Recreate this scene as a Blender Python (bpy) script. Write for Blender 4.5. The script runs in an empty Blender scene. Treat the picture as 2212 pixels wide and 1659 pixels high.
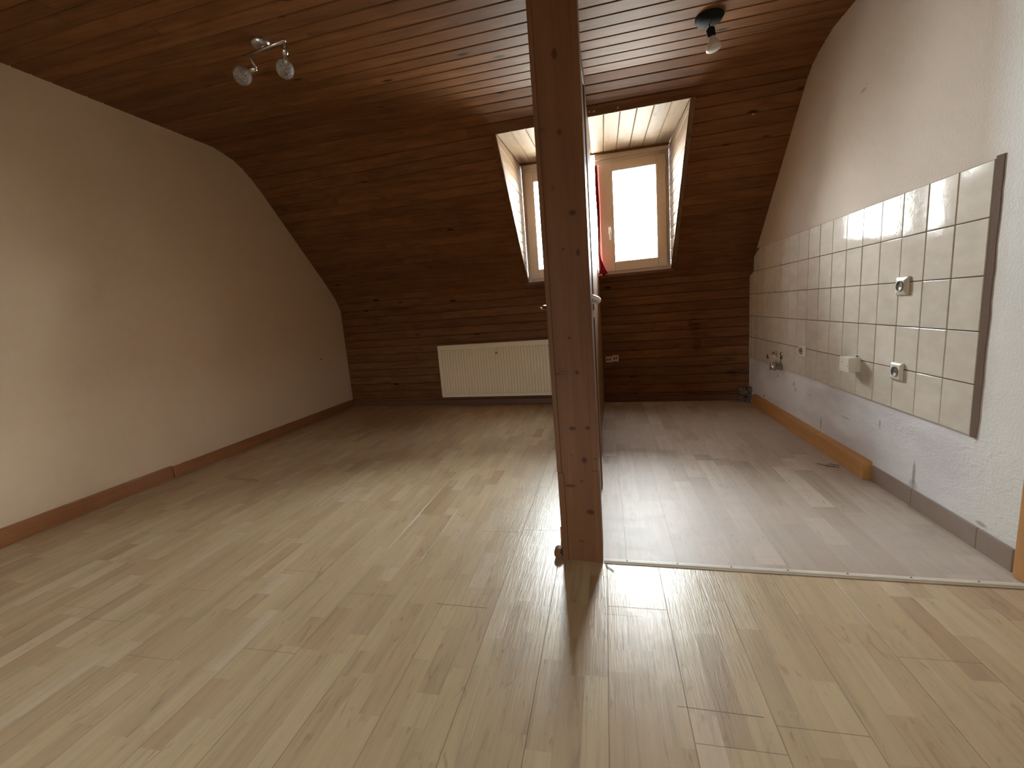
import bpy, bmesh, math, random
from mathutils import Vector, Matrix
R = random.Random(7)
C = bpy.context.scene.collection
sc = bpy.context.scene

# ------------------------------------------------------------------ dimensions (metres)
S = -0.0745                      # the far wall and roof run slightly out of square
XL, XR = -3.1372, 1.3205
YB = -1.6                        # wall behind the camera
YW = 4.46                        # window plane
PL = [(YB, 2.53), (3.07, 2.557), (3.25, 2.52), (3.39, 2.45), (3.525, 2.331), (4.312, 1.514), (4.50, 1.30), (4.554, 1.17), (4.554, 0)]
PR = [(YB, 2.437), (3.16, 2.438), (3.32, 2.403), (3.44, 2.358), (3.513, 2.284), (4.329, 1.446), (4.52, 1.245), (4.554, 1.15), (4.554, 0)]
PM = [((a[0]+b[0])/2, (a[1]+b[1])/2) for a, b in zip(PL, PR)]

def W(x, yq, z): return Vector((x, yq + S*x, z))

# ------------------------------------------------------------------ object helpers
def tag(o, label=None, cat=None, group=None, kind=None):
    if label: o['label'] = label
    if cat: o['category'] = cat
    if group: o['group'] = group
    if kind: o['kind'] = kind
    return o

def obj(name, bm, m, parent=None, smooth=False, bevel=0, label=None):
    me = bpy.data.meshes.new(name)
    if parent is not None:
        bmesh.ops.translate(bm, verts=bm.verts, vec=-origin(parent))
    bmesh.ops.recalc_face_normals(bm, faces=bm.faces) if not bm.faces.layers.float.get('tone') else None
    bm.to_mesh(me); bm.free()
    if smooth:
        for p in me.polygons: p.use_smooth = True
    me.materials.append(m)
    o = bpy.data.objects.new(name, me); C.objects.link(o)
    if parent is not None: o.parent = parent
    if bevel:
        b = o.modifiers.new('bevel', 'BEVEL'); b.width = bevel; b.segments = 2; b.limit_method = 'ANGLE'
    if label: o['label'] = label
    return o

def origin(p):
    v = Vector((0, 0, 0))
    while p is not None:
        v += p.location; p = p.parent
    return v

def empty(name, loc):
    o = bpy.data.objects.new(name, None); C.objects.link(o); o.location = loc; o.empty_display_size = .05
    return o

def B(): return bmesh.new()

def quadbox(bm, pts):            # eight corners: 0-3 one face, 4-7 the opposite face
    v = [bm.verts.new(p) for p in pts]
    for f in ((0,1,2,3), (7,6,5,4), (0,4,5,1), (1,5,6,2), (2,6,7,3), (3,7,4,0)):
        bm.faces.new([v[i] for i in f])
    return bm

def box(bm, x0, x1, y0, y1, z0, z1, skew=True):
    f = W if skew else (lambda x, y, z: Vector((x, y, z)))
    return quadbox(bm, [f(x0,y0,z0), f(x1,y0,z0), f(x1,y0,z1), f(x0,y0,z1), f(x0,y1,z0), f(x1,y1,z0), f(x1,y1,z1), f(x0,y1,z1)])

def frame_of(d):
    d = Vector(d).normalized()
    a = Vector((0,0,1)) if abs(d.z) < .9 else Vector((1,0,0))
    u = d.cross(a).normalized(); return u, d.cross(u).normalized(), d

def lathe(bm, p0, axis, prof, seg=24, cap=True):      # prof: (distance along axis, radius)
    u, v, d = frame_of(axis); p0 = Vector(p0); rings = []
    for t, r in prof:
        rings.append([bm.verts.new(p0 + d*t + (u*math.cos(2*math.pi*k/seg) + v*math.sin(2*math.pi*k/seg))*max(r, 1e-5)) for k in range(seg)])
    for a, b in zip(rings, rings[1:]):
        for k in range(seg):
            bm.faces.new([a[k], a[(k+1) % seg], b[(k+1) % seg], b[k]])
    if cap:
        bm.faces.new(rings[0][::-1]); bm.faces.new(rings[-1])
    return bm

def cyl(bm, p0, p1, r, r2=None, seg=16):
    p0, p1 = Vector(p0), Vector(p1)
    return lathe(bm, p0, p1-p0, [(0, r), ((p1-p0).length, r if r2 is None else r2)], seg)

def tube(bm, pts, r, seg=10):
    pts = [Vector(p) for p in pts]; rings = []
    for i, p in enumerate(pts):
        d = (pts[min(i+1, len(pts)-1)] - pts[max(i-1, 0)])
        u, v, d = frame_of(d)
        rr = r[i] if isinstance(r, (list, tuple)) else r
        if rings:
            u = (prev_u - d*prev_u.dot(d)).normalized(); v = d.cross(u)
        prev_u = u
        rings.append([bm.verts.new(p + (u*math.cos(2*math.pi*k/seg) + v*math.sin(2*math.pi*k/seg))*rr) for k in range(seg)])
    for a, b in zip(rings, rings[1:]):
        for k in range(seg):
            bm.faces.new([a[k], a[(k+1) % seg], b[(k+1) % seg], b[k]])
    bm.faces.new(rings[0][::-1]); bm.faces.new(rings[-1])
    return bm

def poly_prism(bm, pts, off):    # pts: planar loop, off: thickness vector
    a = [bm.verts.new(p) for p in pts]; b = [bm.verts.new(Vector(p)+Vector(off)) for p in pts]
    bm.faces.new(a); bm.faces.new(b[::-1]); n = len(a)
    for i in range(n): bm.faces.new([a[i], b[i], b[(i+1) % n], a[(i+1) % n]])
    return bm

def plank(bm, c, nrm, inset=.0055, end=.0008, depth=.009, tone=None):
    """one matchboard: quad c (0-1 along the board, 1-2 across) raised over a V groove."""
    lay = bm.faces.layers.float.get('tone') or bm.faces.layers.float.new('tone')
    c = [Vector(p) for p in c]; n = Vector(nrm).normalized()
    la = (c[1]-c[0]).normalized()
    def ins(p, toward, amt):
        d = toward-p; l = d.length
        return p + d*(min(amt/l, .45) if l > 1e-6 else 0)
    i0 = ins(c[0], c[3], inset) + la*end; i3 = ins(c[3], c[0], inset) + la*end
    i1 = ins(c[1], c[2], inset) - la*end; i2 = ins(c[2], c[1], inset) - la*end
    o = [bm.verts.new(p - n*depth) for p in c]; q = [bm.verts.new(p) for p in (i0, i1, i2, i3)]
    t = R.random() if tone is None else tone
    fs = [bm.faces.new(q)]
    for k in range(4): fs.append(bm.faces.new([o[k], o[(k+1) % 4], q[(k+1) % 4], q[k]]))
    for f in fs:
        f[lay] = t; f.normal_update()
    if fs[0].normal.dot(n) < 0:
        for f in fs: f.normal_flip()

# ------------------------------------------------------------------ materials
class M:
    def __init__(s, name):
        s.m = bpy.data.materials.new(name); s.m.use_nodes = True; s.t = s.m.node_tree; s.n = s.t.nodes
        s.b = s.n['Principled BSDF']
    def node(s, t, **k):
        x = s.n.new(t)
        for a, v in k.items(): setattr(x, a, v)
        return x
    def link(s, a, b): s.t.links.new(a, b); return b
    def put(s, inp, v):
        if hasattr(v, 'is_output') or isinstance(v, bpy.types.NodeSocket): s.t.links.new(v, inp)
        else: inp.default_value = v
    def math(s, op, a, b=0.0, c=0.0):
        x = s.node('ShaderNodeMath', operation=op); s.put(x.inputs[0], a); s.put(x.inputs[1], b); s.put(x.inputs[2], c); return x.outputs[0]
    def xyz(s):
        tc = s.node('ShaderNodeTexCoord'); sp = s.node('ShaderNodeSeparateXYZ'); s.link(tc.outputs['Object'], sp.inputs[0]); return sp.outputs
    def vec(s, a, b, c):
        x = s.node('ShaderNodeCombineXYZ'); s.put(x.inputs[0], a); s.put(x.inputs[1], b); s.put(x.inputs[2], c); return x.outputs[0]
    def noise(s, v, scale=1, detail=3, rough=.5, dist=0):
        x = s.node('ShaderNodeTexNoise'); s.put(x.inputs['Vector'], v); s.put(x.inputs['Scale'], scale)
        x.inputs['Detail'].default_value = detail; x.inputs['Roughness'].default_value = rough; x.inputs['Distortion'].default_value = dist
        return x.outputs['Fac']
    def ramp(s, f, stops, interp='LINEAR'):
        x = s.node('ShaderNodeValToRGB'); s.put(x.inputs[0], f); e = x.color_ramp.elements; x.color_ramp.interpolation = interp
        while len(e) < len(stops): e.new(.5)
        for k, (p, c) in enumerate(stops):
            e[k].position = p; e[k].color = (c, c, c, 1) if not hasattr(c, '__len__') else (*c, 1)
        return x.outputs[0]
    def mix(s, f, a, b, mode='MIX'):
        x = s.node('ShaderNodeMix', data_type='RGBA', blend_type=mode); s.put(x.inputs[0], f)
        s.put(x.inputs[6], (*a, 1) if isinstance(a, tuple) else a); s.put(x.inputs[7], (*b, 1) if isinstance(b, tuple) else b); return x.outputs[2]
    def wn(s, v):
        x = s.node('ShaderNodeTexWhiteNoise', noise_dimensions='3D'); s.put(x.inputs['Vector'], v); return x.outputs['Value']
    def bump(s, h, strength=.2, dist=.002):
        x = s.node('ShaderNodeBump'); s.put(x.inputs['Height'], h); x.inputs['Strength'].default_value = strength; x.inputs['Distance'].default_value = dist
        s.link(x.outputs[0], s.b.inputs['Normal']); return x
    def set(s, col=None, rough=None, spec=None, metal=None, coat=None, coat_rough=None):
        if col is not None: s.put(s.b.inputs['Base Color'], (*col, 1) if isinstance(col, tuple) else col)
        if rough is not None: s.put(s.b.inputs['Roughness'], rough)
        if spec is not None: s.put(s.b.inputs['Specular IOR Level'], spec)
        if metal is not None: s.put(s.b.inputs['Metallic'], metal)
        if coat is not None: s.put(s.b.inputs['Coat Weight'], coat)
        if coat_rough is not None: s.put(s.b.inputs['Coat Roughness'], coat_rough)
        return s

def plain(name, col, rough=.5, metal=0, spec=.5, var=.08, nscale=25):
    m = M(name); x = m.xyz()
    n = m.noise(m.vec(x[0], x[1], x[2]), nscale, 3)
    c0 = tuple(c*(1-var) for c in col); c1 = tuple(min(1, c*(1+var)) for c in col)
    m.set(m.mix(n, c0, c1), rough, spec, metal); return m.m

def wood(name, dark, light, axis, rough=.35, spec=.5, knots=.5, tone=True, bump=.25, tonelo=.72, tonehi=1.2, coat=0, kcol=None, marks=False):
    m = M(name); x = m.xyz()
    order = {'x': (0, 1, 2), 'y': (1, 0, 2), 'z': (2, 0, 1)}[axis]
    al, ac, ad = (x[i] for i in order)
    if tone:
        at = m.node('ShaderNodeAttribute', attribute_name='tone'); t = at.outputs['Fac']
    else: t = 0.5
    off = m.math('MULTIPLY', t, 37.0) if tone else 0.0
    g = m.noise(m.vec(m.math('ADD', m.math('MULTIPLY', al, 1.6), off), m.math('MULTIPLY', ac, 38), m.math('MULTIPLY', ad, 38)), 1, 5, .6, .4)
    g2 = m.noise(m.vec(m.math('ADD', m.math('MULTIPLY', al, 3.0), off), m.math('MULTIPLY', ac, 9), m.math('MULTIPLY', ad, 9)), 1, 3, .5, 1.0)
    f = m.math('ADD', m.math('MULTIPLY', g, .6), m.math('MULTIPLY', g2, .4))
    f = m.ramp(f, [(.32, 0.0), (.68, 1.0)])
    col = m.mix(f, dark, light)
    if tone:
        tv = m.ramp(t, [(0, tonelo), (1, tonehi)])
        col = m.mix(1.0, col, tv, 'MULTIPLY')
    h = g
    if knots:
        vo = m.node('ShaderNodeTexVoronoi', feature='F1'); vo.inputs['Randomness'].default_value = 1
        m.put(vo.inputs['Vector'], m.vec(m.math('ADD', m.math('MULTIPLY', al, 2.1), off), m.math('MULTIPLY', ac, 6.5), m.math('MULTIPLY', ad, 6.5))); vo.inputs['Scale'].default_value = 1
        k = m.ramp(vo.outputs['Distance'], [(.05, 1.0), (.105, 0.0)])
        kc = tuple(c*.28 for c in dark) if kcol is None else kcol
        col = m.mix(m.math('MULTIPLY', k, knots), col, kc)
    if marks:                    # scuffs on the far wall, right of the partition
        sn = m.noise(m.vec(m.math('MULTIPLY', x[0], 9), 0.0, m.math('MULTIPLY', x[2], 170)), 1, 3)
        kk = m.ramp(sn, [(.44, 0.0), (.58, 1.0)])
        for cx, cz, rx_, rz_, st in ((.84, .757, .07, .085, .9), (.86, .56, .05, .07, .75), (1.10, .40, .14, .035, .8), (.88, .66, .11, .02, .6), (1.22, .27, .12, .05, .7)):
            ddx = m.math('DIVIDE', m.math('SUBTRACT', x[0], cx), rx_); ddz = m.math('DIVIDE', m.math('SUBTRACT', x[2], cz), rz_)
            dq = m.math('ADD', m.math('MULTIPLY', ddx, ddx), m.math('MULTIPLY', ddz, ddz))
            col = m.mix(m.math('MULTIPLY', m.math('MULTIPLY', m.ramp(dq, [(.3, 1.0), (1.0, 0.0)]), kk), st), col, (.012, .006, .004))
        for cx, cz in ((-.049, 2.373), (-.016, 2.371), (.15, 2.365), (1.047, 2.211)):      # tiny specks of white paint
            ddx = m.math('SUBTRACT', x[0], cx); ddz = m.math('SUBTRACT', x[2], cz)
            dq = m.math('SQRT', m.math('ADD', m.math('MULTIPLY', ddx, ddx), m.math('MULTIPLY', m.math('MULTIPLY', ddz, ddz), 3.0)))
            col = m.mix(m.math('MULTIPLY', m.math('LESS_THAN', dq, .006), m.math('GREATER_THAN', x[1], 3.3)), col, (.6, .5, .42))
    m.set(col, rough, spec, coat=coat, coat_rough=.15)
    m.bump(h, bump, .0012)
    return m.m

m_clad = wood('matchboard_wood', (.112, .042, .0125), (.225, .098, .034), 'x', .56, .16, .95, tonelo=.86, tonehi=1.12, kcol=(.012, .004, .002), marks=True)
m_dormer = wood('dormer_boards', (.175, .11, .055), (.25, .165, .09), 'y', .6, .12, .5, tonelo=.88, tonehi=1.08)  # paler and less red than the matchboards
m_part = wood('partition_pine', (.20, .10, .043), (.30, .155, .07), 'z', .4, .3, .4)
m_skirt = wood('baseboard_wood', (.26, .105, .035), (.36, .16, .06), 'y', .38, .5, .3, tone=False)
m_skirtx = wood('far_baseboard_wood', (.10, .04, .018), (.16, .065, .03), 'x', .5, .4, .2, tone=False)
m_block = wood('orange_pine', (.42, .20, .06), (.55, .29, .10), 'y', .5, .4, .5, tone=False)
m_casing = wood('door_casing_wood', (.13, .056, .024), (.19, .09, .04), 'z', .5, .3, .2, tone=False)
m_orange = wood('honey_casing_wood', (.40, .19, .06), (.50, .26, .09), 'z', .4, .5, .2, tone=False)

def post_material():
    m = M('post_pine'); x = list(m.xyz()); x[0] = m.math('ADD', x[0], -.1265)
    g = m.noise(m.vec(m.math('MULTIPLY', x[0], 45), m.math('MULTIPLY', x[1], 45), m.math('MULTIPLY', x[2], 1.5)), 1, 5, .6, .5)
    g2 = m.noise(m.vec(m.math('MULTIPLY', x[0], 12), m.math('MULTIPLY', x[1], 12), m.math('MULTIPLY', x[2], 1.2)), 1, 3, .5, 1.2)
    f = m.ramp(m.math('ADD', m.math('MULTIPLY', g, .5), m.math('MULTIPLY', g2, .5)), [(.35, 0.0), (.65, 1.0)])
    col = m.mix(f, (.125, .052, .020), (.18, .079, .033))
    for kx, kz, rx, rz, st in ((-.128, 1.836, .010, .016, .7), (-.184, 1.612, .009, .007, .35), (-.126, 1.595, .008, .009, .6), (-.095, 1.328, .011, .010, .85),
                          (-.136, 1.209, .005, .006, .6), (-.084, 1.192, .007, .011, .8), (-.131, .893, .005, .005, .8), (-.109, .764, .0075, .0075, .95),
                          (-.139, .549, .013, .008, .95), (-.082, .551, .009, .007, .8), (-.100, .423, .009, .011, .95), (-.160, .317, .019, .006, .85),
                          (-.114, .338, .005, .004, .7), (-.086, .211, .015, .009, .95), (-.128, .085, .010, .004, .6), (-.150, .44, .004, .003, .6), (-.06, .43, .005, .003, .6), (-.158, 1.42, .006, .009, .4)):
        dx = m.math('DIVIDE', m.math('SUBTRACT', x[0], kx), rx); dz = m.math('DIVIDE', m.math('SUBTRACT', x[2], kz), rz)
        d = m.math('SQRT', m.math('ADD', m.math('MULTIPLY', dx, dx), m.math('MULTIPLY', dz, dz)))
        d = m.math('ADD', d, m.math('MULTIPLY', m.math('SUBTRACT', g, .5), 1.2))
        k = m.math('MULTIPLY', m.ramp(m.math('DIVIDE', d, 2.0), [(.35, 1.0), (.62, 0.0)]), st)
        col = m.mix(k, col, (.035, .012, .006))
        ring = m.math('MULTIPLY', m.ramp(m.math('DIVIDE', d, 6.0), [(.2, .22), (.6, 0.0)]), st)
        col = m.mix(ring, col, (.12, .045, .02))
    # a smudge of dark scuffs on the left side
    dx = m.math('DIVIDE', m.math('SUBTRACT', x[0], -.168), .028); dz = m.math('DIVIDE', m.math('SUBTRACT', x[2], .764), .022)
    d = m.math('ADD', m.math('MULTIPLY', dx, dx), m.math('MULTIPLY', dz, dz))
    sn = m.noise(m.vec(m.math('MULTIPLY', x[0], 30), 0.0, m.math('MULTIPLY', x[2], 260)), 1, 3)
    k = m.math('MULTIPLY', m.ramp(d, [(.2, 1.0), (1.0, 0.0)]), m.ramp(sn, [(.45, 0.0), (.6, .7)]))
    col = m.mix(k, col, (.05, .02, .012))
    m.set(col, .55, .2); m.bump(g, .25, .001)
    return m.m
m_post = post_material()

def floor_material(name, w, L, stops, per, plankL, greymix, rough, seamdark, seed=0.0, bumpk=.55):
    m = M(name); x = m.xyz(); X, Y = m.math('ADD', x[0], 20.0+seed), m.math('ADD', x[1], 20.0)
    a = m.math('DIVIDE', X, w); i = m.math('FLOOR', a); fx = m.math('FRACT', a)
    r1 = m.wn(m.vec(i, 3.1, .5))
    b = m.math('ADD', m.math('DIVIDE', Y, L), m.math('MULTIPLY', r1, 7.0)); j = m.math('FLOOR', b)
    wob = m.wn(m.vec(i, j, 9.5))
    fy = m.math('FRACT', b)
    sub = m.math('GREATER_THAN', fy, m.math('ADD', .35, m.math('MULTIPLY', wob, .5)))
    cell = m.wn(m.vec(i, m.math('ADD', j, m.math('MULTIPLY', sub, .5)), 1.7))
    col = m.ramp(cell, stops, 'LINEAR')
    gn = m.noise(m.vec(m.math('MULTIPLY', X, 55), m.math('MULTIPLY', Y, 2.2), m.math('MULTIPLY', cell, 30)), 1, 5, .6, .6)
    gl = m.noise(m.vec(m.math('MULTIPLY', X, 14), m.math('MULTIPLY', Y, 1.6), m.math('MULTIPLY', cell, 50)), 1, 3, .5, 1.5)
    g = m.ramp(m.math('ADD', m.math('MULTIPLY', gn, .5), m.math('MULTIPLY', gl, .5)), [(.34, .76), (.48, .97), (.66, 1.08)])
    col = m.mix(1.0, col, g, 'MULTIPLY')
    # darker figure marks in some strips
    fig = m.noise(m.vec(m.math('MULTIPLY', X, 30), m.math('MULTIPLY', Y, 7), m.math('MULTIPLY', cell, 80)), 1, 2, .5, 2.0)
    col = m.mix(m.math('MULTIPLY', m.ramp(fig, [(.62, 0.0), (.72, 1.0)]), .5), col, (.30, .19, .11))
    # plank seams
    p = m.math('DIVIDE', X, w*per); pi = m.math('FLOOR', p); pf = m.math('FRACT', p)
    d = m.math('MINIMUM', pf, m.math('SUBTRACT', 1.0, pf))
    e = m.math('ADD', m.math('DIVIDE', Y, plankL), m.math('MULTIPLY', m.wn(m.vec(pi, 8.0, 2.2)), 5.0)); ef = m.math('FRACT', e)
    de = m.math('MINIMUM', ef, m.math('SUBTRACT', 1.0, ef))
    s1 = m.ramp(m.math('MULTIPLY', d, w*per*100), [(.05, 1.0), (.14, 0.0)])
    s2 = m.ramp(m.math('MULTIPLY', de, plankL*100), [(.06, 1.0), (.16, 0.0)])
    seam = m.math('MAXIMUM', s1, s2)
    dst = m.math('MINIMUM', fx, m.math('SUBTRACT', 1.0, fx))
    s3 = m.ramp(m.math('MULTIPLY', dst, w*100), [(.03, .3), (.14, 0.0)])
    col = m.mix(m.math('MULTIPLY', seam, seamdark), col, (.16, .10, .06))
    col = m.mix(s3, col, (.28, .19, .12))
    for sx0, sx1, sy, sc_ in ((-.63, -.441, 1.280, (.06, .035, .02)), (-.045, .140, 1.302, (.07, .045, .03)), (.136, .332, .988, (.10, .07, .045)), (-.52, -.36, 2.02, (.2, .13, .08))):
        ax_ = m.math('MULTIPLY', m.math('GREATER_THAN', x[0], sx0), m.math('LESS_THAN', x[0], sx1))
        dd = m.math('ABSOLUTE', m.math('SUBTRACT', m.math('ADD', x[1], m.math('MULTIPLY', x[0], .02)), sy))
        col = m.mix(m.math('MULTIPLY', ax_, m.math('LESS_THAN', dd, .0011)), col, sc_)
    blot = m.noise(m.vec(X, Y, 0.0), 1.3, 5, .6)
    col = m.mix(m.math('MULTIPLY', m.ramp(blot, [(.42, 0.0), (.62, 1.0)]), greymix), col, (.52, .47, .42))
    fine = m.noise(m.vec(m.math('MULTIPLY', X, 7), m.math('MULTIPLY', Y, 16), 0.0), 1, 6, .75)
    col = m.mix(m.math('MULTIPLY', m.ramp(fine, [(.5, 0.0), (.7, 1.0)]), greymix*.8), col, (.42, .375, .345))
    rr = m.math('ADD', rough, m.math('MULTIPLY', fine, .12))
    m.set(col, rr, .5)
    grain = m.noise(m.vec(m.math('MULTIPLY', X, 130), m.math('MULTIPLY', Y, 9), m.math('MULTIPLY', cell, 30)), 1, 3, .55, .8)
    hgt = m.math('SUBTRACT', m.math('ADD', m.math('MULTIPLY', grain, .55), m.math('MULTIPLY', m.noise(m.vec(X, Y, 0.0), 6, 2), 1.2)), m.math('MULTIPLY', seam, .6))
    m.bump(hgt, bumpk, .0022)
    return m.m

m_floor = floor_material('beech_laminate', .064, .46,
    [(0, (.40, .27, .155)), (.03, (.46, .33, .195)), (.15, (.50, .37, .225)), (.55, (.545, .42, .25)), (.85, (.585, .46, .28)), (1, (.63, .51, .35))],
    3, 1.285, .05, .27, .55)
m_floor2 = floor_material('worn_grey_laminate', .096, .62,
    [(0, (.42, .335, .25)), (.3, (.50, .42, .335)), (.7, (.56, .475, .385)), (1, (.62, .535, .44))],
    2, 1.285, .55, .42, .4, 5.3, .2)

def plaster(name, col, b=.35, scale=120, rough=.85):
    m = M(name); x = m.xyz(); v = m.vec(x[0], x[1], x[2])
    n = m.noise(v, 2.0, 4); c = m.mix(n, tuple(k*.96 for k in col), col)
    m.set(c, rough, .25); m.bump(m.noise(v, scale, 4, .6), b, .002); return m

def spot(m, col, x, ax, cy, cz, ry, rz, strength, c):
    dy = m.math('DIVIDE', m.math('SUBTRACT', x[ax], cy), ry); dz = m.math('DIVIDE', m.math('SUBTRACT', x[2], cz), rz)
    d = m.math('ADD', m.math('MULTIPLY', dy, dy), m.math('MULTIPLY', dz, dz))
    return m.mix(m.math('MULTIPLY', m.ramp(d, [(.25, 1.0), (1.0, 0.0)]), strength), col, c)

m_wall = plaster('cream_plaster', (.78, .62, .44)).m

def right_wall_material():
    m = M('patched_plaster'); x = m.xyz(); v = m.vec(x[0], x[1], x[2])
    lown = m.math('ADD', x[2], m.math('MULTIPLY', m.noise(v, 4, 3), .06))
    low = m.ramp(lown, [(.42, 1.0), (.50, 0.0)])           # bare patched zone under the tiles
    near = m.ramp(m.math('ADD', x[1], m.math('MULTIPLY', m.noise(v, 5, 3), .12)), [(.62, 1.0), (.66, 0.0)])
    n = m.noise(v, 2.2, 4)
    cream = m.mix(n, (.52, .445, .355), (.57, .49, .40))  # cream of the upper wall darkened, its shade is in the colour
    pl = m.mix(m.ramp(m.noise(m.vec(x[0], m.math('MULTIPLY', x[1], .6), m.math('MULTIPLY', x[2], 1.6)), 3.2, 4), [(.42, 0.0), (.62, 1.0)]), (.82, .83, .84), (.68, .66, .68))
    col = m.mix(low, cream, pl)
    far = m.ramp(m.math('SUBTRACT', 2.3, x[1]), [(.35, 0.0), (.5, 1.0)])
    col = m.mix(far, col, (.76, .76, .72))                 # whiter right of the tiles
    for cy, cz, ry, rz, st in ((2.726, 1.968, .035, .012, .35), (2.70, 1.985, .012, .008, .25), (2.165, .15, .012, .07, .6), (2.165, .10, .03, .03, .35), (3.03, .15, .008, .055, .6),
                               (2.43, .31, .012, .03, .4), (3.45, .33, .02, .02, .5), (3.42, .295, .012, .02, .5), (3.75, .345, .016, .012, .6), (4.05, .12, .03, .015, .5), (3.2, .30, .05, .006, .35), (2.75, .26, .06, .008, .25), (1.80, .10, .03, .01, .5)):
        col = spot(m, col, x, 1, cy, cz, ry, rz, st, (.16, .12, .10))
    m.set(col, .85, .25)
    h = m.math('ADD', m.noise(v, 110, 4, .6), m.math('MULTIPLY', low, m.math('MULTIPLY', m.noise(m.vec(x[0], x[1], m.math('MULTIPLY', x[2], 2.2)), 16, 4, .6, 1.2), 2.5)))
    m.bump(h, .45, .003); return m.m
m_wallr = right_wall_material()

m_white = plain('white_plastic', (.80, .77, .72), .3, var=.03)
m_frame = plain('window_plastic', (.70, .62, .56), .35, var=.03)
m_gasket = plain('grey_gasket', (.10, .09, .085), .5)
m_rad = plain('radiator_enamel', (.82, .68, .48), .32, var=.03)
m_cream = plain('aged_cream_plastic', (.74, .70, .58), .35, var=.04)
m_creamd = plain('aged_beige_plastic', (.58, .44, .32), .4, var=.04)
m_strip = plain('cream_threshold', (.72, .68, .58), .4, var=.06)
m_black = plain('black_plastic', (.010, .009, .008), .75, spec=.15)
m_hole = plain('socket_grey', (.19, .17, .14), .5)
m_dark = plain('dark_hole', (.02, .016, .013), .7)
m_chrome = plain('chrome', (.78, .78, .78), .08, 1, var=.02)
m_steel = plain('brushed_metal', (.62, .60, .58), .28, 1, var=.04)
m_white_h = plain('white_handle', (.78, .79, .82), .25, var=.02)
m_screw = plain('screw_dark', (.12, .09, .06), .5)
m_bulb = plain('frosted_reflector', (.62, .58, .50), .25, var=.04)
m_rubble = plaster('raw_mortar', (.16, .12, .09), .8, 40).m
m_plinth = M('brown_plinth_tile'); _x = m_plinth.xyz(); _v = m_plinth.vec(_x[0], _x[1], _x[2])
m_plinth.set(m_plinth.mix(m_plinth.noise(_v, 9, 5), (.25, .185, .15), (.34, .265, .22)), .45, .4); m_plinth = m_plinth.m

def tile_mat():
    m = M('glazed_tile'); x = m.xyz(); v = m.vec(x[0], x[1], x[2])
    t = m.node('ShaderNodeAttribute', attribute_name='tone').outputs['Fac']
    n = m.noise(m.vec(m.math('ADD', x[0], m.math('MULTIPLY', t, 9)), x[1], m.math('MULTIPLY', x[2], 2.0)), 7, 5, .6)
    c = m.mix(m.ramp(n, [(.35, 0.0), (.7, 1.0)]), (.60, .55, .455), (.70, .65, .56))
    c = m.mix(1.0, c, m.ramp(t, [(0, .96), (1, 1.03)]), 'MULTIPLY')
    m.set(c, .07, .05)
    m.bump(m.math('ADD', m.noise(v, 26, 3, .6, .6), m.math('MULTIPLY', m.noise(m.vec(x[0], m.math('MULTIPLY', x[1], 1.0), m.math('MULTIPLY', x[2], 1.8)), 75, 3), .35)), .16, .0018)
    return m.m
m_tile = tile_mat()
m_grout = plaster('brown_grout', (.13, .095, .075), .4, 200).m
m_grout_shade = plaster('edge_grout_shade', (.20, .14, .105), .5, 120).m  # grout and adhesive edge, with the panel's shadow in its colour

def cloth():
    m = M('red_curtain'); x = m.xyz(); n = m.noise(m.vec(m.math('MULTIPLY', x[0], 300), m.math('MULTIPLY', x[1], 300), m.math('MULTIPLY', x[2], 40)), 1, 3)
    m.set(m.mix(n, (.30, .014, .022), (.42, .03, .04)), .8, .2); return m.m
m_cloth = cloth()

def pane_mat():
    m = M('window_glass'); m.n.remove(m.b)
    tr = m.node('ShaderNodeBsdfTransparent'); gl = m.node('ShaderNodeBsdfGlossy'); gl.inputs['Roughness'].default_value = .02
    tr.inputs['Color'].default_value = (.96, .98, .97, 1)
    fr = m.node('ShaderNodeFresnel'); fr.inputs['IOR'].default_value = 1.45
    mx = m.node('ShaderNodeMixShader'); m.link(fr.outputs[0], mx.inputs[0]); m.link(tr.outputs[0], mx.inputs[1]); m.link(gl.outputs[0], mx.inputs[2])
    m.link(mx.outputs[0], m.n['Material Output'].inputs['Surface']); return m.m
m_pane = pane_mat()

def crackle():
    m = M('crackle_glass'); x = m.xyz(); m.n.remove(m.b)
    v = m.node('ShaderNodeTexVoronoi', feature='DISTANCE_TO_EDGE'); m.put(v.inputs['Vector'], m.vec(x[0], x[1], x[2])); v.inputs['Scale'].default_value = 120
    e = m.ramp(v.outputs['Distance'], [(.02, .4), (.12, .06)])
    tr = m.node('ShaderNodeBsdfTransparent'); tr.inputs['Color'].default_value = (.86, .84, .82, 1)
    gl = m.node('ShaderNodeBsdfPrincipled'); gl.inputs['Base Color'].default_value = (.75, .72, .70, 1); gl.inputs['Roughness'].default_value = .12
    mx = m.node('ShaderNodeMixShader'); m.link(e, mx.inputs[0]); m.link(tr.outputs[0], mx.inputs[1]); m.link(gl.outputs[0], mx.inputs[2])
    m.link(mx.outputs[0], m.n['Material Output'].inputs['Surface']); return m.m
m_crackle = crackle()

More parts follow.
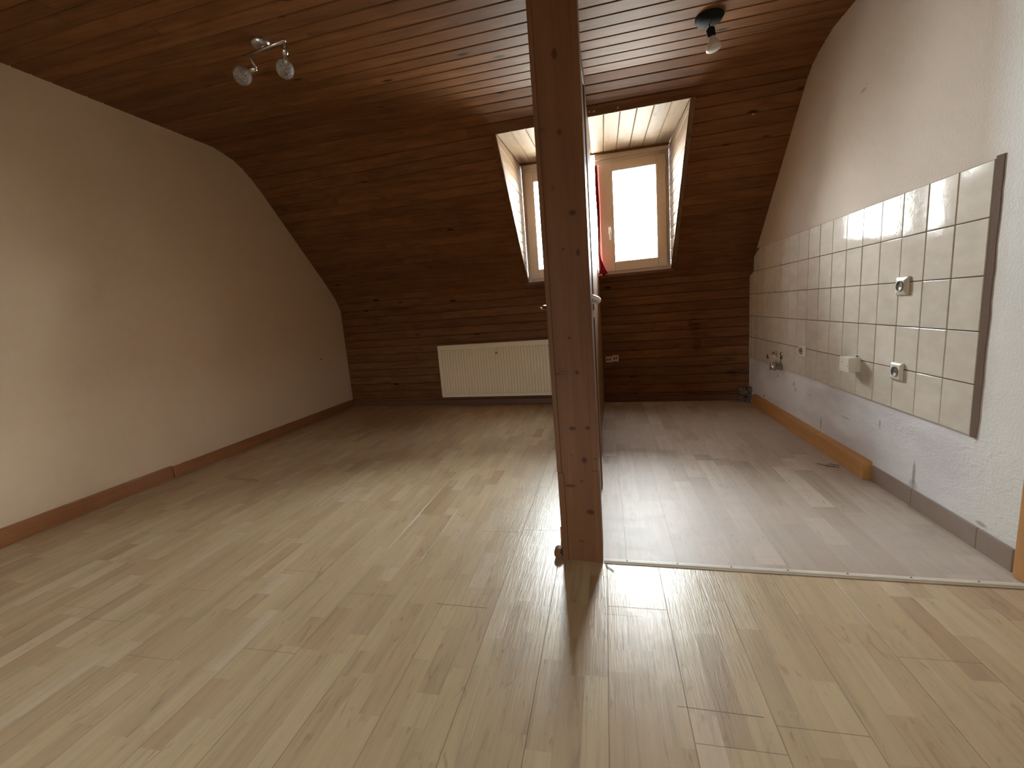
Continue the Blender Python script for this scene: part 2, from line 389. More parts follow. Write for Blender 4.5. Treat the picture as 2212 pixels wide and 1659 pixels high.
# ------------------------------------------------------------------ roof and cladding
def arc(P):
    s = [0]
    for a, b in zip(P, P[1:]): s.append(s[-1] + math.hypot(b[0]-a[0], b[1]-a[1]))
    return s
AM = arc(PM)
def at(s):                       # arc position -> (segment, fraction)
    for k in range(len(AM)-1):
        if s <= AM[k+1] + 1e-9: return k, (s-AM[k])/(AM[k+1]-AM[k])
    return len(AM)-2, 1.0
def P3(s, x):
    k, f = at(s); a = (x-XL)/(XR-XL)
    l = [PL[k][i]+(PL[k+1][i]-PL[k][i])*f for i in (0, 1)]; r = [PR[k][i]+(PR[k+1][i]-PR[k][i])*f for i in (0, 1)]
    return W(x, l[0]+(r[0]-l[0])*a, l[1]+(r[1]-l[1])*a)
def s_at_y(y):
    for k in range(len(PM)-2):
        if PM[k][0] <= y <= PM[k+1][0]: return AM[k] + (AM[k+1]-AM[k])*(y-PM[k][0])/(PM[k+1][0]-PM[k][0])
S_TOP, S_BOT, S_KNEE, S_END = s_at_y(3.457), s_at_y(4.48), AM[7], AM[8]
DXL, DXR = -.760, .628           # dormer opening
PITCH = .0925
lines = []
s = S_TOP
while s > PITCH*.4: lines.append(s); s -= PITCH
lines.append(0.0); lines = lines[::-1]
n = round((S_BOT-S_TOP)/PITCH); lines += [S_TOP+(S_BOT-S_TOP)*k/n for k in range(1, n+1)]
n = max(1, round((S_KNEE-S_BOT)/PITCH)); lines += [S_BOT+(S_KNEE-S_BOT)*k/n for k in range(1, n+1)]
n = round((S_END-S_KNEE)/PITCH); knee = [S_KNEE+(S_END-S_KNEE)*k/n for k in range(0, n+1)]

def clad(bm, s0, s1, ranges):
    for x0, x1 in ranges:
        cuts = [x0]
        if x1-x0 > 2.2:
            j = R.uniform(x0+.5, x1-.5)
            if R.random() < .75: cuts.append(j)
        cuts.append(x1)
        for a, b in zip(cuts, cuts[1:]):
            p = [P3(s0, a), P3(s0, b), P3(s1, b), P3(s1, a)]
            mid = (p[0]+p[2])/2; nrm = (p[1]-p[0]).cross(p[3]-p[0])
            if nrm.dot(Vector((-1, 1.5, 1.0))-mid) < 0: nrm = -nrm
            plank(bm, p, nrm, inset=.0065 if s0 < S_TOP-.01 else .0036)
bm = B()
for s0, s1 in zip(lines, lines[1:]):
    inside = s0 >= S_TOP-1e-6 and s1 <= S_BOT+1e-6
    clad(bm, s0, s1, [(XL, DXL), (DXR, XR)] if inside else [(XL, XR)])
def backing(bm, ss, xs, keep):      # boarding behind the matchboards
    lay = bm.faces.layers.float['tone']; g = {}
    def V(i, x):
        if (i, x) not in g:
            s_ = ss[i]; a, b = P3(max(s_-.02, 0), x), P3(min(s_+.02, S_END), x); d = (b-a).normalized(); n_ = Vector((0, -d.z, d.y))
            n_ = n_ if n_.dot(P3(s_, x)-Vector((x, 1, .8))) > 0 else -n_
            g[(i, x)] = bm.verts.new(P3(s_, x)+n_*.012)
        return g[(i, x)]
    for i in range(len(ss)-1):
        for xa, xb in zip(xs, xs[1:]):
            if keep(ss[i], ss[i+1], xa, xb): bm.faces.new([V(i, xa), V(i, xb), V(i+1, xb), V(i+1, xa)])
backing(bm, lines, [XL-.05, DXL, DXR, XR+.05], lambda a, b, xa, xb: not (xa == DXL and a >= S_TOP-1e-6 and b <= S_BOT+1e-6))
def shell(bm, ss, xs, keep, off=.05):       # outer roof boarding, closed all round
    def V(s_, x, o):
        a, b = P3(max(s_-.03, 0), x), P3(min(s_+.03, S_END), x); d = (b-a).normalized(); n_ = Vector((0, -d.z, d.y))
        if n_.dot(P3(s_, x)-Vector((x, 1, .8))) < 0: n_ = -n_
        return P3(s_, x)+n_*o
    for a, b in zip(ss, ss[1:]):
        for xa, xb in zip(xs, xs[1:]):
            if keep(a, b, xa, xb):
                quadbox(bm, [V(a, xa, off), V(a, xb, off), V(b, xb, off), V(b, xa, off), V(a, xa, off+.04), V(a, xb, off+.04), V(b, xb, off+.04), V(b, xa, off+.04)])
_ss = sorted(set([0.0]+[AM[k] for k in range(1, 8) if AM[k] <= S_KNEE]+[S_TOP, S_BOT]))
shell(bm, _ss, [XL-.20, DXL-.035, DXR+.035, XR+.20], lambda a, b, xa, xb: not (xa == DXL-.035 and a >= S_TOP-1e-6 and b <= S_BOT+1e-6))
tag(obj('ceiling', bm, m_clad), kind='structure')
bm = B()
for s0, s1 in zip(knee, knee[1:]): clad(bm, s0, s1, [(XL, XR)])
backing(bm, knee, [XL-.05, XR+.05], lambda *a: True)
box(bm, XL-.20, XR+.20, 4.60, 4.66, -.10, 1.24)
tag(obj('wall_back', bm, m_clad), kind='structure')

# dormer lining
def slope_y(z, x):               # y' of the slope at height z
    lo, hi = S_TOP-.3, S_BOT+.3
    for _ in range(40):
        m_ = (lo+hi)/2
        if P3(m_, x).z > z: lo = m_
        else: hi = m_
    p = P3(lo, x); return p.y - S*x
def dorm_z(x, front):
    a = (x-DXL)/(DXR-DXL)
    return P3(S_TOP, x).z if front else 2.443-.045*a
ZS = P3(S_BOT, 0).z
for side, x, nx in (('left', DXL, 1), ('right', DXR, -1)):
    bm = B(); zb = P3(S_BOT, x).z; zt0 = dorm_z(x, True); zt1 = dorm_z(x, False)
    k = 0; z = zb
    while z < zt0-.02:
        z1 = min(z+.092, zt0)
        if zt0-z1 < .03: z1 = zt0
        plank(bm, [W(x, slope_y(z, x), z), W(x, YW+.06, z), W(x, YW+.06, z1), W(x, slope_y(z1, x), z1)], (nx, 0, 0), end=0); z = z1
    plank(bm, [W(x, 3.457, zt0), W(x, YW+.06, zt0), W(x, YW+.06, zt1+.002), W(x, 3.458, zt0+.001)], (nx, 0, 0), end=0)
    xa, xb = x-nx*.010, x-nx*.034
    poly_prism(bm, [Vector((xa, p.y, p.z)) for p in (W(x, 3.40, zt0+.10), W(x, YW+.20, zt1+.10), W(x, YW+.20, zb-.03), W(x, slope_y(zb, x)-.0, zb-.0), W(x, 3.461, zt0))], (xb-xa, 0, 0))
    tag(obj('wall_dormer_'+side, bm, m_dormer), kind='structure')
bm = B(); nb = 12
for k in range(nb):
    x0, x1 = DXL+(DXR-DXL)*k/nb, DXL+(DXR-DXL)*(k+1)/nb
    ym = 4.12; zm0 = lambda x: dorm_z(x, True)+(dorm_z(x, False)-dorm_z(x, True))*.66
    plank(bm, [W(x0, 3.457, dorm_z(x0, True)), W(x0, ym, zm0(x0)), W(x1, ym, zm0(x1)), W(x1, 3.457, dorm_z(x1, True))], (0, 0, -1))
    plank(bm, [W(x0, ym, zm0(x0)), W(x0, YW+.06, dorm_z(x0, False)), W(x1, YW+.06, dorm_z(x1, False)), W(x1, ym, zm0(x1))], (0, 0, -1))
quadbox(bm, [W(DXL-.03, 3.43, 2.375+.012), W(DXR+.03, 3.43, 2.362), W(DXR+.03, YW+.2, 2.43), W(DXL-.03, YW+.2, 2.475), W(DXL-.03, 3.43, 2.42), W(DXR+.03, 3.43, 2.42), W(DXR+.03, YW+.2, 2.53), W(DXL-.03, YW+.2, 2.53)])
tag(obj('ceiling', bm, m_dormer), kind='structure')
# batten up the left edge of the opening, dark bead over the windows, sill board
def batten(name, x0, x1, s0, s1, t, m, ):
    bm = B(); p = [P3(s0, x0), P3(s0, x1), P3(s1, x1), P3(s1, x0)]; nn = Vector((0, -.72, -.69))*t
    quadbox(bm, p + [q+nn for q in p]); return tag(obj(name, bm, m), kind='structure')
batten('trim_1', DXL-.038, DXL-.002, S_TOP, S_BOT, .010, m_clad)
bm = B(); za, zb_ = dorm_z(DXL, False), dorm_z(DXR, False)
quadbox(bm, [W(DXL, YW-.02, za-.020), W(DXR, YW-.02, zb_-.020), W(DXR, YW-.02, zb_+.002), W(DXL, YW-.02, za+.002), W(DXL, YW+.05, za-.020), W(DXR, YW+.05, zb_-.020), W(DXR, YW+.05, zb_+.002), W(DXL, YW+.05, za+.002)])
tag(obj('trim_2', bm, m_casing), kind='structure')
bm = B(); box(bm, DXL-.012, DXR+.022, 4.452, YW+.07, ZS-.026, ZS+.001)
tag(obj('trim_3', bm, m_skirtx), kind='structure')
# outer closure around the windows (rafters and roof edge)
bm = B()
box(bm, DXL-.05, DXR+.05, 4.575, 4.62, ZS-.25, ZS-.001)
box(bm, DXL-.05, DXR+.05, 4.49, 4.62, ZS-.0012, ZS-.0002)
box(bm, DXL-.05, DXR+.05, YW+.051, YW+.12, 2.44, 2.60)
tag(obj('wall_dormer_front', bm, m_frame), kind='structure')

# ------------------------------------------------------------------ side walls, wall behind the camera, floors
def gable(P, x, t):
    o = [(y+.035*min(1, max(0, (y-3)/.5)), z+.035) for y, z in P[:-1]]
    return [W(x, YB, -.05)] + [W(x, y, z) for y, z in o] + [W(x, P[-1][0]+.035, -.05)]
bm = B(); poly_prism(bm, gable([(y+(.0 if k else 0), z) for k, (y, z) in enumerate(PL)], XL, 0), (-.15, 0, 0))
tag(obj('wall_left', bm, m_wall), kind='structure')
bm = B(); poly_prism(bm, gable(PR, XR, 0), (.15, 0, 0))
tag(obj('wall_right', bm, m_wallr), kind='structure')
# wall behind the camera, with an opening added for fill light
BW = (-1.60, -1.05, .40, .82)       # opening x0 x1 z0 z1
bm = B()
box(bm, XL, BW[0], YB-.15, YB, 0, 2.56); box(bm, BW[1], XR, YB-.15, YB, 0, 2.56)
box(bm, BW[0], BW[1], YB-.15, YB, 0, BW[2]); box(bm, BW[0], BW[1], YB-.15, YB, BW[3], 2.56)
tag(obj('wall_front', bm, m_wall), kind='structure')

def thr_y(x): return 1.607 - .026*(x+.047)
PX = -.075                        # partition line
bm = B()
poly_prism(bm, [W(XL, YB, 0), W(XR, YB, 0), Vector((XR, thr_y(XR), 0)), Vector((PX, thr_y(PX), 0)), W(PX, 4.59, 0), W(XL, 4.59, 0)], (0, 0, -.08))
tag(obj('floor', bm, m_floor), kind='structure')
bm = B()
poly_prism(bm, [Vector((PX, thr_y(PX), 0)), Vector((XR, thr_y(XR), 0)), W(XR, 4.59, 0), W(PX, 4.59, 0)], (0, 0, -.08))
tag(obj('floor', bm, m_floor2), kind='structure')

# ------------------------------------------------------------------ partition with its door
def face_x(y): return -.085 + (y-2.5)*.0215
def part_top(x, y):
    yq = y - S*x
    k = 0
    for s_ in [S_END*i/4000 for i in range(4001)]:
        p = P3(s_, x)
        if p.y >= y: return p.z
    return 1.2
YD0, YD1, ZD = 1.80, 2.30, 2.04   # door leaf
bm = B(); TH = .10
ys = [1.762, YD0-.0, YD1, 2.38]
y = 2.38
ws = []
while y < 4.50:
    y2 = min(y+.105, 4.50)
    if 4.50-y2 < .04: y2 = 4.50
    ws.append((y, y2)); y = y2
def pboard(bm, y0, y1, z0, zt0, zt1):
    for off, nx in ((0, 1), (-TH, -1)):
        plank(bm, [Vector((face_x(y0)+off, y0, z0)), Vector((face_x(y0)+off, y0, zt0)), Vector((face_x(y1)+off, y1, zt1)), Vector((face_x(y1)+off, y1, z0))], (nx, 0, 0), end=0)
KY = [3.19, 3.32, 3.42, 3.52]     # follow the bend of the ceiling
for y0, y1 in ws:
    pboard(bm, y0, y1, 0, part_top(face_x(y0), y0)-.001, part_top(face_x(y1), y1)-.001)
yy = 1.762
while yy < 2.379:
    y2 = min(yy+.103, 2.38); pboard(bm, yy, y2, ZD+.06, 2.476, 2.477); yy = y2
# near end closing strip above the door
plank(bm, [Vector((face_x(1.762)-TH, 1.762, ZD+.06)), Vector((face_x(1.762)-TH, 1.762, 2.476)), Vector((face_x(1.762), 1.762, 2.476)), Vector((face_x(1.762), 1.762, ZD+.06))], (0, -1, 0), end=0)
tag(obj('wall_partition', bm, m_part), kind='structure')

def fx(y, d=0): return face_x(y)+d
def pbox(bm, y0, y1, z0, z1, a, b):   # box on the partition between offsets a..b from the right face
    return quadbox(bm, [Vector((fx(y0, a), y0, z0)), Vector((fx(y1, a), y1, z0)), Vector((fx(y1, a), y1, z1)), Vector((fx(y0, a), y0, z1)),
                        Vector((fx(y0, b), y0, z0)), Vector((fx(y1, b), y1, z0)), Vector((fx(y1, b), y1, z1)), Vector((fx(y0, b), y0, z1))])
bm = B()
pbox(bm, YD1, 2.38, 0, ZD+.075, -TH-.015, .037); pbox(bm, 1.755, 1.80, 0, ZD+.075, -TH-.015, .037); pbox(bm, 1.80, YD1, ZD, ZD+.075, -TH-.015, .037)
door = tag(obj('door_1', bm, m_casing, bevel=.003), kind='structure')
bm = B(); pbox(bm, YD0+.003, YD1-.003, .006, ZD-.003, -.012, .032)
leaf = obj('door_leaf', bm, m_part, door, bevel=.002)
bm = B(); pbox(bm, 1.815, 1.855, .93, 1.06, .032, .040)
hp = obj('handle_plate', bm, m_white_h, door, bevel=.003)
bm = B()
x0 = fx(1.835, .040)
tube(bm, [(x0-.004, 1.835, 1.020), (x0+.020, 1.835, 1.020), (x0+.032, 1.833, 1.021), (x0+.036, 1.822, 1.023), (x0+.030, 1.79, 1.030), (x0+.018, 1.75, 1.037), (x0+.004, 1.71, 1.042)],
     [.010, .010, .0115, .0115, .010, .0085, .006], 14)
obj('lever_handle', bm, m_white_h, door, True)
bm = B(); pbox(bm, 1.833, 1.8365, .955, .985, .040, .058)
obj('key', bm, m_steel, door, bevel=.0015)
bm = B()
xl = fx(1.86, -TH-.015)
tube(bm, [(xl+.006, 1.86, 1.012), (xl-.022, 1.86, 1.012), (xl-.033, 1.858, 1.012), (xl-.038, 1.845, 1.012), (xl-.038, 1.79, 1.014)], [.009, .009, .0095, .0095, .0085], 12)
obj('lever_handle', bm, m_chrome, door, True)
bm = B(); pbox(bm, 1.76, 4.46, .001, .06, -TH-.030, -TH-.001)
tag(obj('baseboard_partition', bm, m_skirt), kind='structure')

# ------------------------------------------------------------------ timber post
px0, px1, pf, pb = -.206, -.047, 1.59, 1.752
def ptop(x, y): return 2.476
post = empty('timber_post', W((px0+px1)/2, (pf+pb)/2, 0))
tag(post, 'brown pine post with dark knots standing floor to ceiling in the middle of the room', 'post')
zt = 2.474
def lean(b, x0a, x0b, x1a, x1b, y0, y1, z0, z1):    # edges shift slightly with height
    def X(a, bb, z): return a+(bb-a)*z/2.0
    return quadbox(b, [W(X(x0a, x0b, z0), y0, z0), W(X(x1a, x1b, z0), y0, z0), W(X(x1a, x1b, z1), y0, z1), W(X(x0a, x0b, z1), y0, z1),
                       W(X(x0a, x0b, z0), y1, z0), W(X(x1a, x1b, z0), y1, z0), W(X(x1a, x1b, z1), y1, z1), W(X(x0a, x0b, z1), y1, z1)])
bm = B(); lean(bm, px0+.003, px0-.003, px1-.003, px1-.002, pf+.0035, pb-.004, 0, zt)
front = obj('front_board', bm, m_post, post, bevel=.0015)
for xa, xb, x2a, x2b, y0_, zr in ((px0, px0-.006, px0+.0255, px0+.019, pf, (0, .369)), (px0-.0015, px0-.007, px0+.019, px0+.0115, pf, (.371, zt)),
                             (px1-.027, px1-.027, px1+.001, px1+.003, pf, (0, .382)), (px1-.0245, px1-.0235, px1, px1+.002, pf, (.384, zt))):
    bm = B(); lean(bm, xa, xb, x2a-.0012, x2b-.0012, y0_, pb, zr[0], zr[1])
    obj('corner_board', bm, m_post, post, bevel=.002)
# short brown block at the foot of the post, left side
bm = B(); tube(bm, [W(px0-.016, 1.625, .022), W(px0-.018, 1.605, .021), W(px0-.019, 1.588, .018)], [.021, .020, .016], 9)
tag(obj('wood_stub', bm, m_casing, None, False), 'small dark stub of wood lying at the left foot of the post', 'wood piece')

# ------------------------------------------------------------------ baseboards and plinths
def bbox(name, x0, x1, y0, y1, z1, m, bev=.004, z0=0, kind='structure'):
    bm = B(); box(bm, x0, x1, y0, y1, z0, z1, False); return tag(obj(name, bm, m, bevel=bev), kind=kind)
bbox('baseboard_left', XL, XL+.018, -1.35, 2.415, .098, m_skirt)
bbox('baseboard_left', XL, XL+.016, 2.423, 4.77, .088, m_skirt)
bm = B(); box(bm, XL+.02, -.19, 4.530, 4.553, 0, .062); tag(obj('baseboard_back', bm, m_skirtx, bevel=.003), kind='structure')
bm = B(); box(bm, -.035, 1.22, 4.530, 4.553, 0, .062); tag(obj('baseboard_back', bm, m_skirtx, bevel=.003), kind='structure')
def wedge(name, pts0, pts1, m, **k):
    bm = B(); quadbox(bm, pts0+pts1); return obj(name, bm, m, **k)
# orange pine strip on the right, made of two lengths
for y0, y1 in ((2.468, 3.02), (3.023, 4.25)):
    bm = B(); xa = 1.276
    quadbox(bm, [Vector((xa, y0, 0)), Vector((XR, y0, 0)), Vector((XR, y0, .098)), Vector((xa, y0, .088)), Vector((xa+.004, y1, 0)), Vector((XR, y1, 0)), Vector((XR, y1, .098)), Vector((xa+.004, y1, .088))])
    tag(obj('baseboard_right', bm, m_block, bevel=.003), kind='structure')
for y0, y1 in ((2.157, 2.455), (1.802, 2.153), (1.655, 1.799)):
    bbox('baseboard_right', XR-.011, XR, y0, y1, .082, m_plinth, .002)
# rubble in the far right corner
bm = B()
for k in range(26):
    cx, cy, cz = R.uniform(1.22, 1.315), R.uniform(4.36, 4.452), R.uniform(.015, .12)
    r_ = R.uniform(.012, .03)
    g = bmesh.ops.create_icosphere(bm, subdivisions=1, radius=r_, matrix=Matrix.Translation((cx, cy - max(0, cz-.1)*.1, cz)))
    for v in g['verts']: v.co += Vector((R.uniform(-.005, .005), R.uniform(-.005, .005), R.uniform(-.004, .004)))
tag(obj('broken_mortar', bm, m_rubble), 'crumbled grey mortar filling the far right floor corner', 'rubble', kind='stuff')

# ------------------------------------------------------------------ threshold strip
thr = empty('threshold_strip', Vector((.64, thr_y(.64), 0)))
tag(thr, 'cream threshold strip with dark screws running from post to right door casing', 'threshold')
bm = B(); pr = [(-.0135, .0005), (-.0125, .0045), (-.0085, .0075), (0, .0085), (.0085, .0075), (.0125, .0045), (.0135, .0005)]
ea = [bm.verts.new(Vector((px1+.004, thr_y(px1)+a, h))) for a, h in pr]; eb = [bm.verts.new(Vector((1.300, thr_y(1.3)+a, h))) for a, h in pr]
for k in range(6): bm.faces.new([ea[k], ea[k+1], eb[k+1], eb[k]])
bm.faces.new([ea[6], ea[0], eb[0], eb[6]]); bm.faces.new(ea); bm.faces.new(eb[::-1])
obj('rail', bm, m_strip, thr)
for k in range(7):
    x = .045 + k*.187
    bm = B(); lathe(bm, (x, thr_y(x)+.001, .0080), (0, 0, 1), [(0, .0036), (.0012, .003)], 10)
    obj('screw', bm, m_screw, thr)

# ------------------------------------------------------------------ tiled splashback
XT = XR-.009
def tz(z): return 1+(z-1)*.994
TZ = [tz(z) for z in (1.3893, 1.198, .9986, .8013, .606, .4116)]; TY = 1.8886*.994; TW = .1544*.994
tiles = empty('tile_splashback', Vector((XR, 3.2, .4)))
tag(tiles, 'beige glazed tile splashback in five rows on the right wall', 'tiles')
bm = B(); box(bm, XR-.005, XR-.0003, TY-.001, 4.452-.0, TZ[5]+.001, TZ[0], False)
# trim the bed so that it stays below the slope
bmesh.ops.bisect_plane(bm, geom=bm.verts[:]+bm.edges[:]+bm.faces[:], plane_co=P3(s_at_y(4.0), XR), plane_no=Vector((0, .717, .70)), clear_outer=True)
obj('grout_bed', bm, m_grout, tiles)
bm = B(); lay = bm.faces.layers.float.new('tone')
for r_ in range(5):
    for c_ in range(17):
        y0 = TY + c_*TW; y1 = y0+TW
        z1, z0 = TZ[r_], TZ[r_+1]
        if y0 > 4.42: continue
        y1 = min(y1, 4.448); g = .0021
        a = [(y0+g, z0+g), (y1-g, z0+g), (y1-g, z1-g), (y0+g, z1-g)]
        # clip by the slope
        lim = lambda y: P3(min(max(s_at_y(min(y-S*XR, 4.553)), 0), S_KNEE), XR).z - .006
        a = [(y, min(z, lim(y))) for y, z in a]
        if a[2][1]-a[1][1] < .01: continue
        e = .0022; t = R.random(); tilt = R.uniform(-.0007, .0007)
        cy, cz = (y0+y1)/2, (z0+z1)/2
        o = [bm.verts.new((XR-.004, y, z)) for y, z in a]
        q = [bm.verts.new((XT+.0012, y, z)) for y, z in a]
        w_ = [bm.verts.new((XT + tilt*(1 if y > cy else -1), y+(e if y < cy else -e), z+(e if z < cz else -e))) for y, z in a]
        fs = [bm.faces.new(w_[::-1])]
        for k in range(4):
            fs.append(bm.faces.new([o[k], q[k], q[(k+1) % 4], o[(k+1) % 4]])); fs.append(bm.faces.new([q[k], w_[k], w_[(k+1) % 4], q[(k+1) % 4]]))
        for f in fs: f[lay] = t
bmesh.ops.recalc_face_normals(bm, faces=bm.faces)
to = obj('tile_field', bm, m_tile, tiles)
bm = B(); n_ = 26; outer = []; inner = []  # brown border beside the tiles: adhesive and painted shadow together
for k in range(n_+1):
    z = TZ[5]-.004 + (TZ[0]+.012-TZ[5])*k/n_
    inner.append((TY-.0005, z)); outer.append((TY-.026+R.uniform(-.0022, .0022)+(.006 if k == 0 else 0), z))
for k in range(n_):
    quadbox(bm, [Vector((XR-.0075, inner[k][0], inner[k][1])), Vector((XR-.003, outer[k][0], outer[k][1])), Vector((XR-.003, outer[k+1][0], outer[k+1][1])), Vector((XR-.0075, inner[k+1][0], inner[k+1][1])),
                 Vector((XR-.0004, inner[k][0], inner[k][1])), Vector((XR-.0004, outer[k][0], outer[k][1])), Vector((XR-.0004, outer[k+1][0], outer[k+1][1])), Vector((XR-.0004, inner[k+1][0], inner[k+1][1]))])
bmesh.ops.remove_doubles(bm, verts=bm.verts, dist=1e-5)
obj('edge_grout_shade', bm, m_grout_shade, tiles)

# ------------------------------------------------------------------ sockets on the right wall
def socket(loc, label, w=.082, d=.013, square=True, puffy=False, mm=None):
    """wall socket facing -X"""
    mm = mm or m_cream
    o = empty('wall_socket', loc); x, y, z = loc; h = w/2
    bm = B()
    b0 = [(x, y+a*h, z+b*h) for a, b in ((-1, -1), (1, -1), (1, 1), (-1, 1))]; k = .80 if not puffy else .62
    b1 = [(x-d*.55, y+a*h*.99, z+b*h*.99) for a, b in ((-1, -1), (1, -1), (1, 1), (-1, 1))]
    b2 = [(x-d, y+a*h*k, z+b*h*k) for a, b in ((-1, -1), (1, -1), (1, 1), (-1, 1))]
    R3 = [[bm.verts.new(p) for p in q] for q in (b0, b1, b2)]
    for a, b in zip(R3, R3[1:]):
        for i in range(4): bm.faces.new([a[i], a[(i+1) % 4], b[(i+1) % 4], b[i]])
    bm.faces.new(R3[0]); bm.faces.new(R3[2][::-1])
    obj('cover_plate', bm, mm, o, bevel=.0035)
    bm = B(); lathe(bm, (x-d-.0005, y, z), (-1, 0, 0), [(0, .0235), (.0028, .0235), (.0028, .0205), (-.006, .0195)], 28, True)
    obj('socket_well', bm, m_hole, o, True)
    bm = B(); box(bm, x-d-.0020, x-d+.004, y-.018, y+.018, z-.0022, z+.0022, False)
    obj('contact_slot', bm, m_dark, o)
    bm = B()
    for s_ in (-1, 1): lathe(bm, (x-d-.0008, y+s_*.0095, z+.008*0), (-1, 0, 0), [(0, .0024), (.0015, .0024)], 10)
    obj('pin_holes', bm, m_dark, o)
    return o
tag(socket(Vector((XT, 2.302, .983)), 'aged cream wall socket high on the tiles, the topmost socket', d=.016, puffy=True), 'aged cream wall socket on the tiles, the topmost one of the right wall', 'socket', 'sockets on the tiled wall')
tag(socket(Vector((XT, 2.302, .596)), '', d=.014), 'cream wall socket low on the tiles, just right of the junction box', 'socket', 'sockets on the tiled wall')
tag(socket(Vector((XT, 3.292, .590)), '', d=.014), 'small looking cream wall socket low on the tiles, between chrome valve and junction box', 'socket', 'sockets on the tiled wall')
# junction box with cable
jb = empty('junction_box', Vector((XT, 2.645, .59)))
tag(jb, 'cream junction box jutting from the lower tiles between two sockets', 'junction box')
bm = B(); box(bm, XT-.050, XT, 2.603, 2.692, .548, .624, False); obj('box_body', bm, m_cream, jb, bevel=.003)
bm = B(); box(bm, XT-.058, XT-.0505, 2.601, 2.694, .546, .626, False); obj('box_lid', bm, m_cream, jb, bevel=.0025)
for yy_, zz_ in ((2.665, .600), (2.612, .580)):
    bm = B(); lathe(bm, (XT-.0575, yy_, zz_), (-1, 0, 0), [(0, .003), (.001, .003)], 10); obj('lid_screw', bm, m_hole, jb)
bm = B(); lathe(bm, (XT-.0045, 2.635, .6275), (0, 0, 1), [(-.002, .004), (.003, .004)], 10); obj('cable_gland', bm, m_black, jb)

# ------------------------------------------------------------------ angle valve and drain pipe
av = empty('angle_valve', Vector((XT, 3.66, .515)))
tag(av, 'chrome angle valve with tap handle on the tiles above the drain pipe', 'valve')
bm = B(); lathe(bm, (XT, 3.66, .515), (-1, 0, 0), [(0, .027), (.003, .027), (.008, .020), (.009, .012)], 24); obj('rosette', bm, m_chrome, av, True)
bm = B(); cyl(bm, (XT-.006, 3.66, .515), (XT-.075, 3.66, .515), .0085); lathe(bm, (XT-.040, 3.66, .515), (-1, 0, 0), [(0, .0085), (.004, .014), (.024, .014), (.028, .0085)], 6); obj('valve_body', bm, m_chrome, av)
bm = B(); lathe(bm, (XT-.075, 3.66, .515), (-1, 0, 0), [(0, .007), (.006, .007), (.008, .016), (.014, .019), (.024, .018), (.027, .008)], 8); obj('tap_knob', bm, m_chrome, av)
bm = B(); cyl(bm, (XT-.054, 3.66, .518), (XT-.054, 3.66, .548), .0065); lathe(bm, (XT-.054, 3.66, .534), (0, 0, 1), [(0, .0095), (.012, .0095)], 6); obj('outlet', bm, m_chrome, av)
bm = B(); tube(bm, [(XT-.010, 3.653, .500), (XT-.012, 3.650, .46), (XT-.013, 3.640, .468)], .0022, 6); obj('pull_wire', bm, m_dark, av)
dp = empty('drain_pipe', Vector((XR, 3.665, .425)))
tag(dp, 'grey drain pipe stub with black open end below the chrome valve', 'pipe')
bm = B(); lathe(bm, (XR-.001, 3.655, .428), (-1, .22, .12), [(0, .026), (.055, .026), (.056, .031), (.085, .031), (.085, .024), (.05, .022)], 24); obj('pipe', bm, m_steel, dp, True)
bm = B(); lathe(bm, (XR-.060, 3.668, .435), (-1, .22, .12), [(0, .0235), (.008, .0235)], 24); obj('seal', bm, m_dark, dp, True)
bm = B(); lathe(bm, (XR-.045, 3.665, .433), (-1, .22, .12), [(0, .029), (.004, .033), (.010, .033), (.014, .029)], 24); obj('pipe_collar', bm, m_hole, dp, True)

# ------------------------------------------------------------------ sockets on the far wall
def far_socket(x, z, h, label):
    yq = 4.548; o = empty('wall_socket', W(x, yq, z))
    bm = B(); box(bm, x-h, x+h, yq-.010, yq, z-h, z+h); obj('cover_plate', bm, m_creamd, o, bevel=.003)
    bm = B(); box(bm, x-.018, x-.004, yq-.0112, yq-.009, z-.012, z+.010); box(bm, x+.006, x+.018, yq-.0112, yq-.009, z-.008, z+.012); obj('contact_slots', bm, m_dark, o)
    return tag(o, label, 'socket', 'pair of sockets on the far wood wall')
far_socket(.0215, .450, .031, 'beige wall socket on the far wood wall, left and lower of the close pair')
far_socket(.0865, .459, .033, 'beige wall socket on the far wood wall, right and higher of the close pair')

# ------------------------------------------------------------------ radiator
rad = empty('radiator', W(-1.16, 4.50, .105))
tag(rad, 'cream ribbed panel radiator mounted low on the far wood wall, left of the post', 'radiator')
rx0, rx1, rz0, rz1, ry = -1.862, -.46, .106, .697, 4.452
bm = B(); box(bm, rx0+.006, rx1-.006, ry+.006, ry+.018, rz0, rz1-.006)
npitch = 41; pit = (rx1-rx0-.05)/npitch
for k in range(npitch):
    a = rx0+.025+k*pit; za, zb_ = rz0+.028, rz1-.050
    p = lambda x, d, z: W(x, ry+d, z)
    q = [p(a+pit*.14, .0065, za), p(a+pit*.36, -.006, za+.010), p(a+pit*.64, -.006, za+.010), p(a+pit*.86, .0065, za)]
    t = [p(a+pit*.14, .0065, zb_), p(a+pit*.36, -.006, zb_-.010), p(a+pit*.64, -.006, zb_-.010), p(a+pit*.86, .0065, zb_)]
    v = [bm.verts.new(c) for c in q+t]
    for f in ((0, 1, 5, 4), (1, 2, 6, 5), (2, 3, 7, 6), (0, 3, 2, 1), (4, 5, 6, 7)): bm.faces.new([v[i] for i in f])
obj('front_panel', bm, m_rad, rad)
bm = B(); box(bm, rx0+.006, rx1-.006, ry+.055, ry+.066, rz0, rz1-.006); obj('back_panel', bm, m_rad, rad)
for a, b in ((rx0, rx0+.005), (rx1-.005, rx1)):
    bm = B(); box(bm, a, b, ry+.002, ry+.070, rz0+.004, rz1); obj('side_cover', bm, m_rad, rad, bevel=.0015)
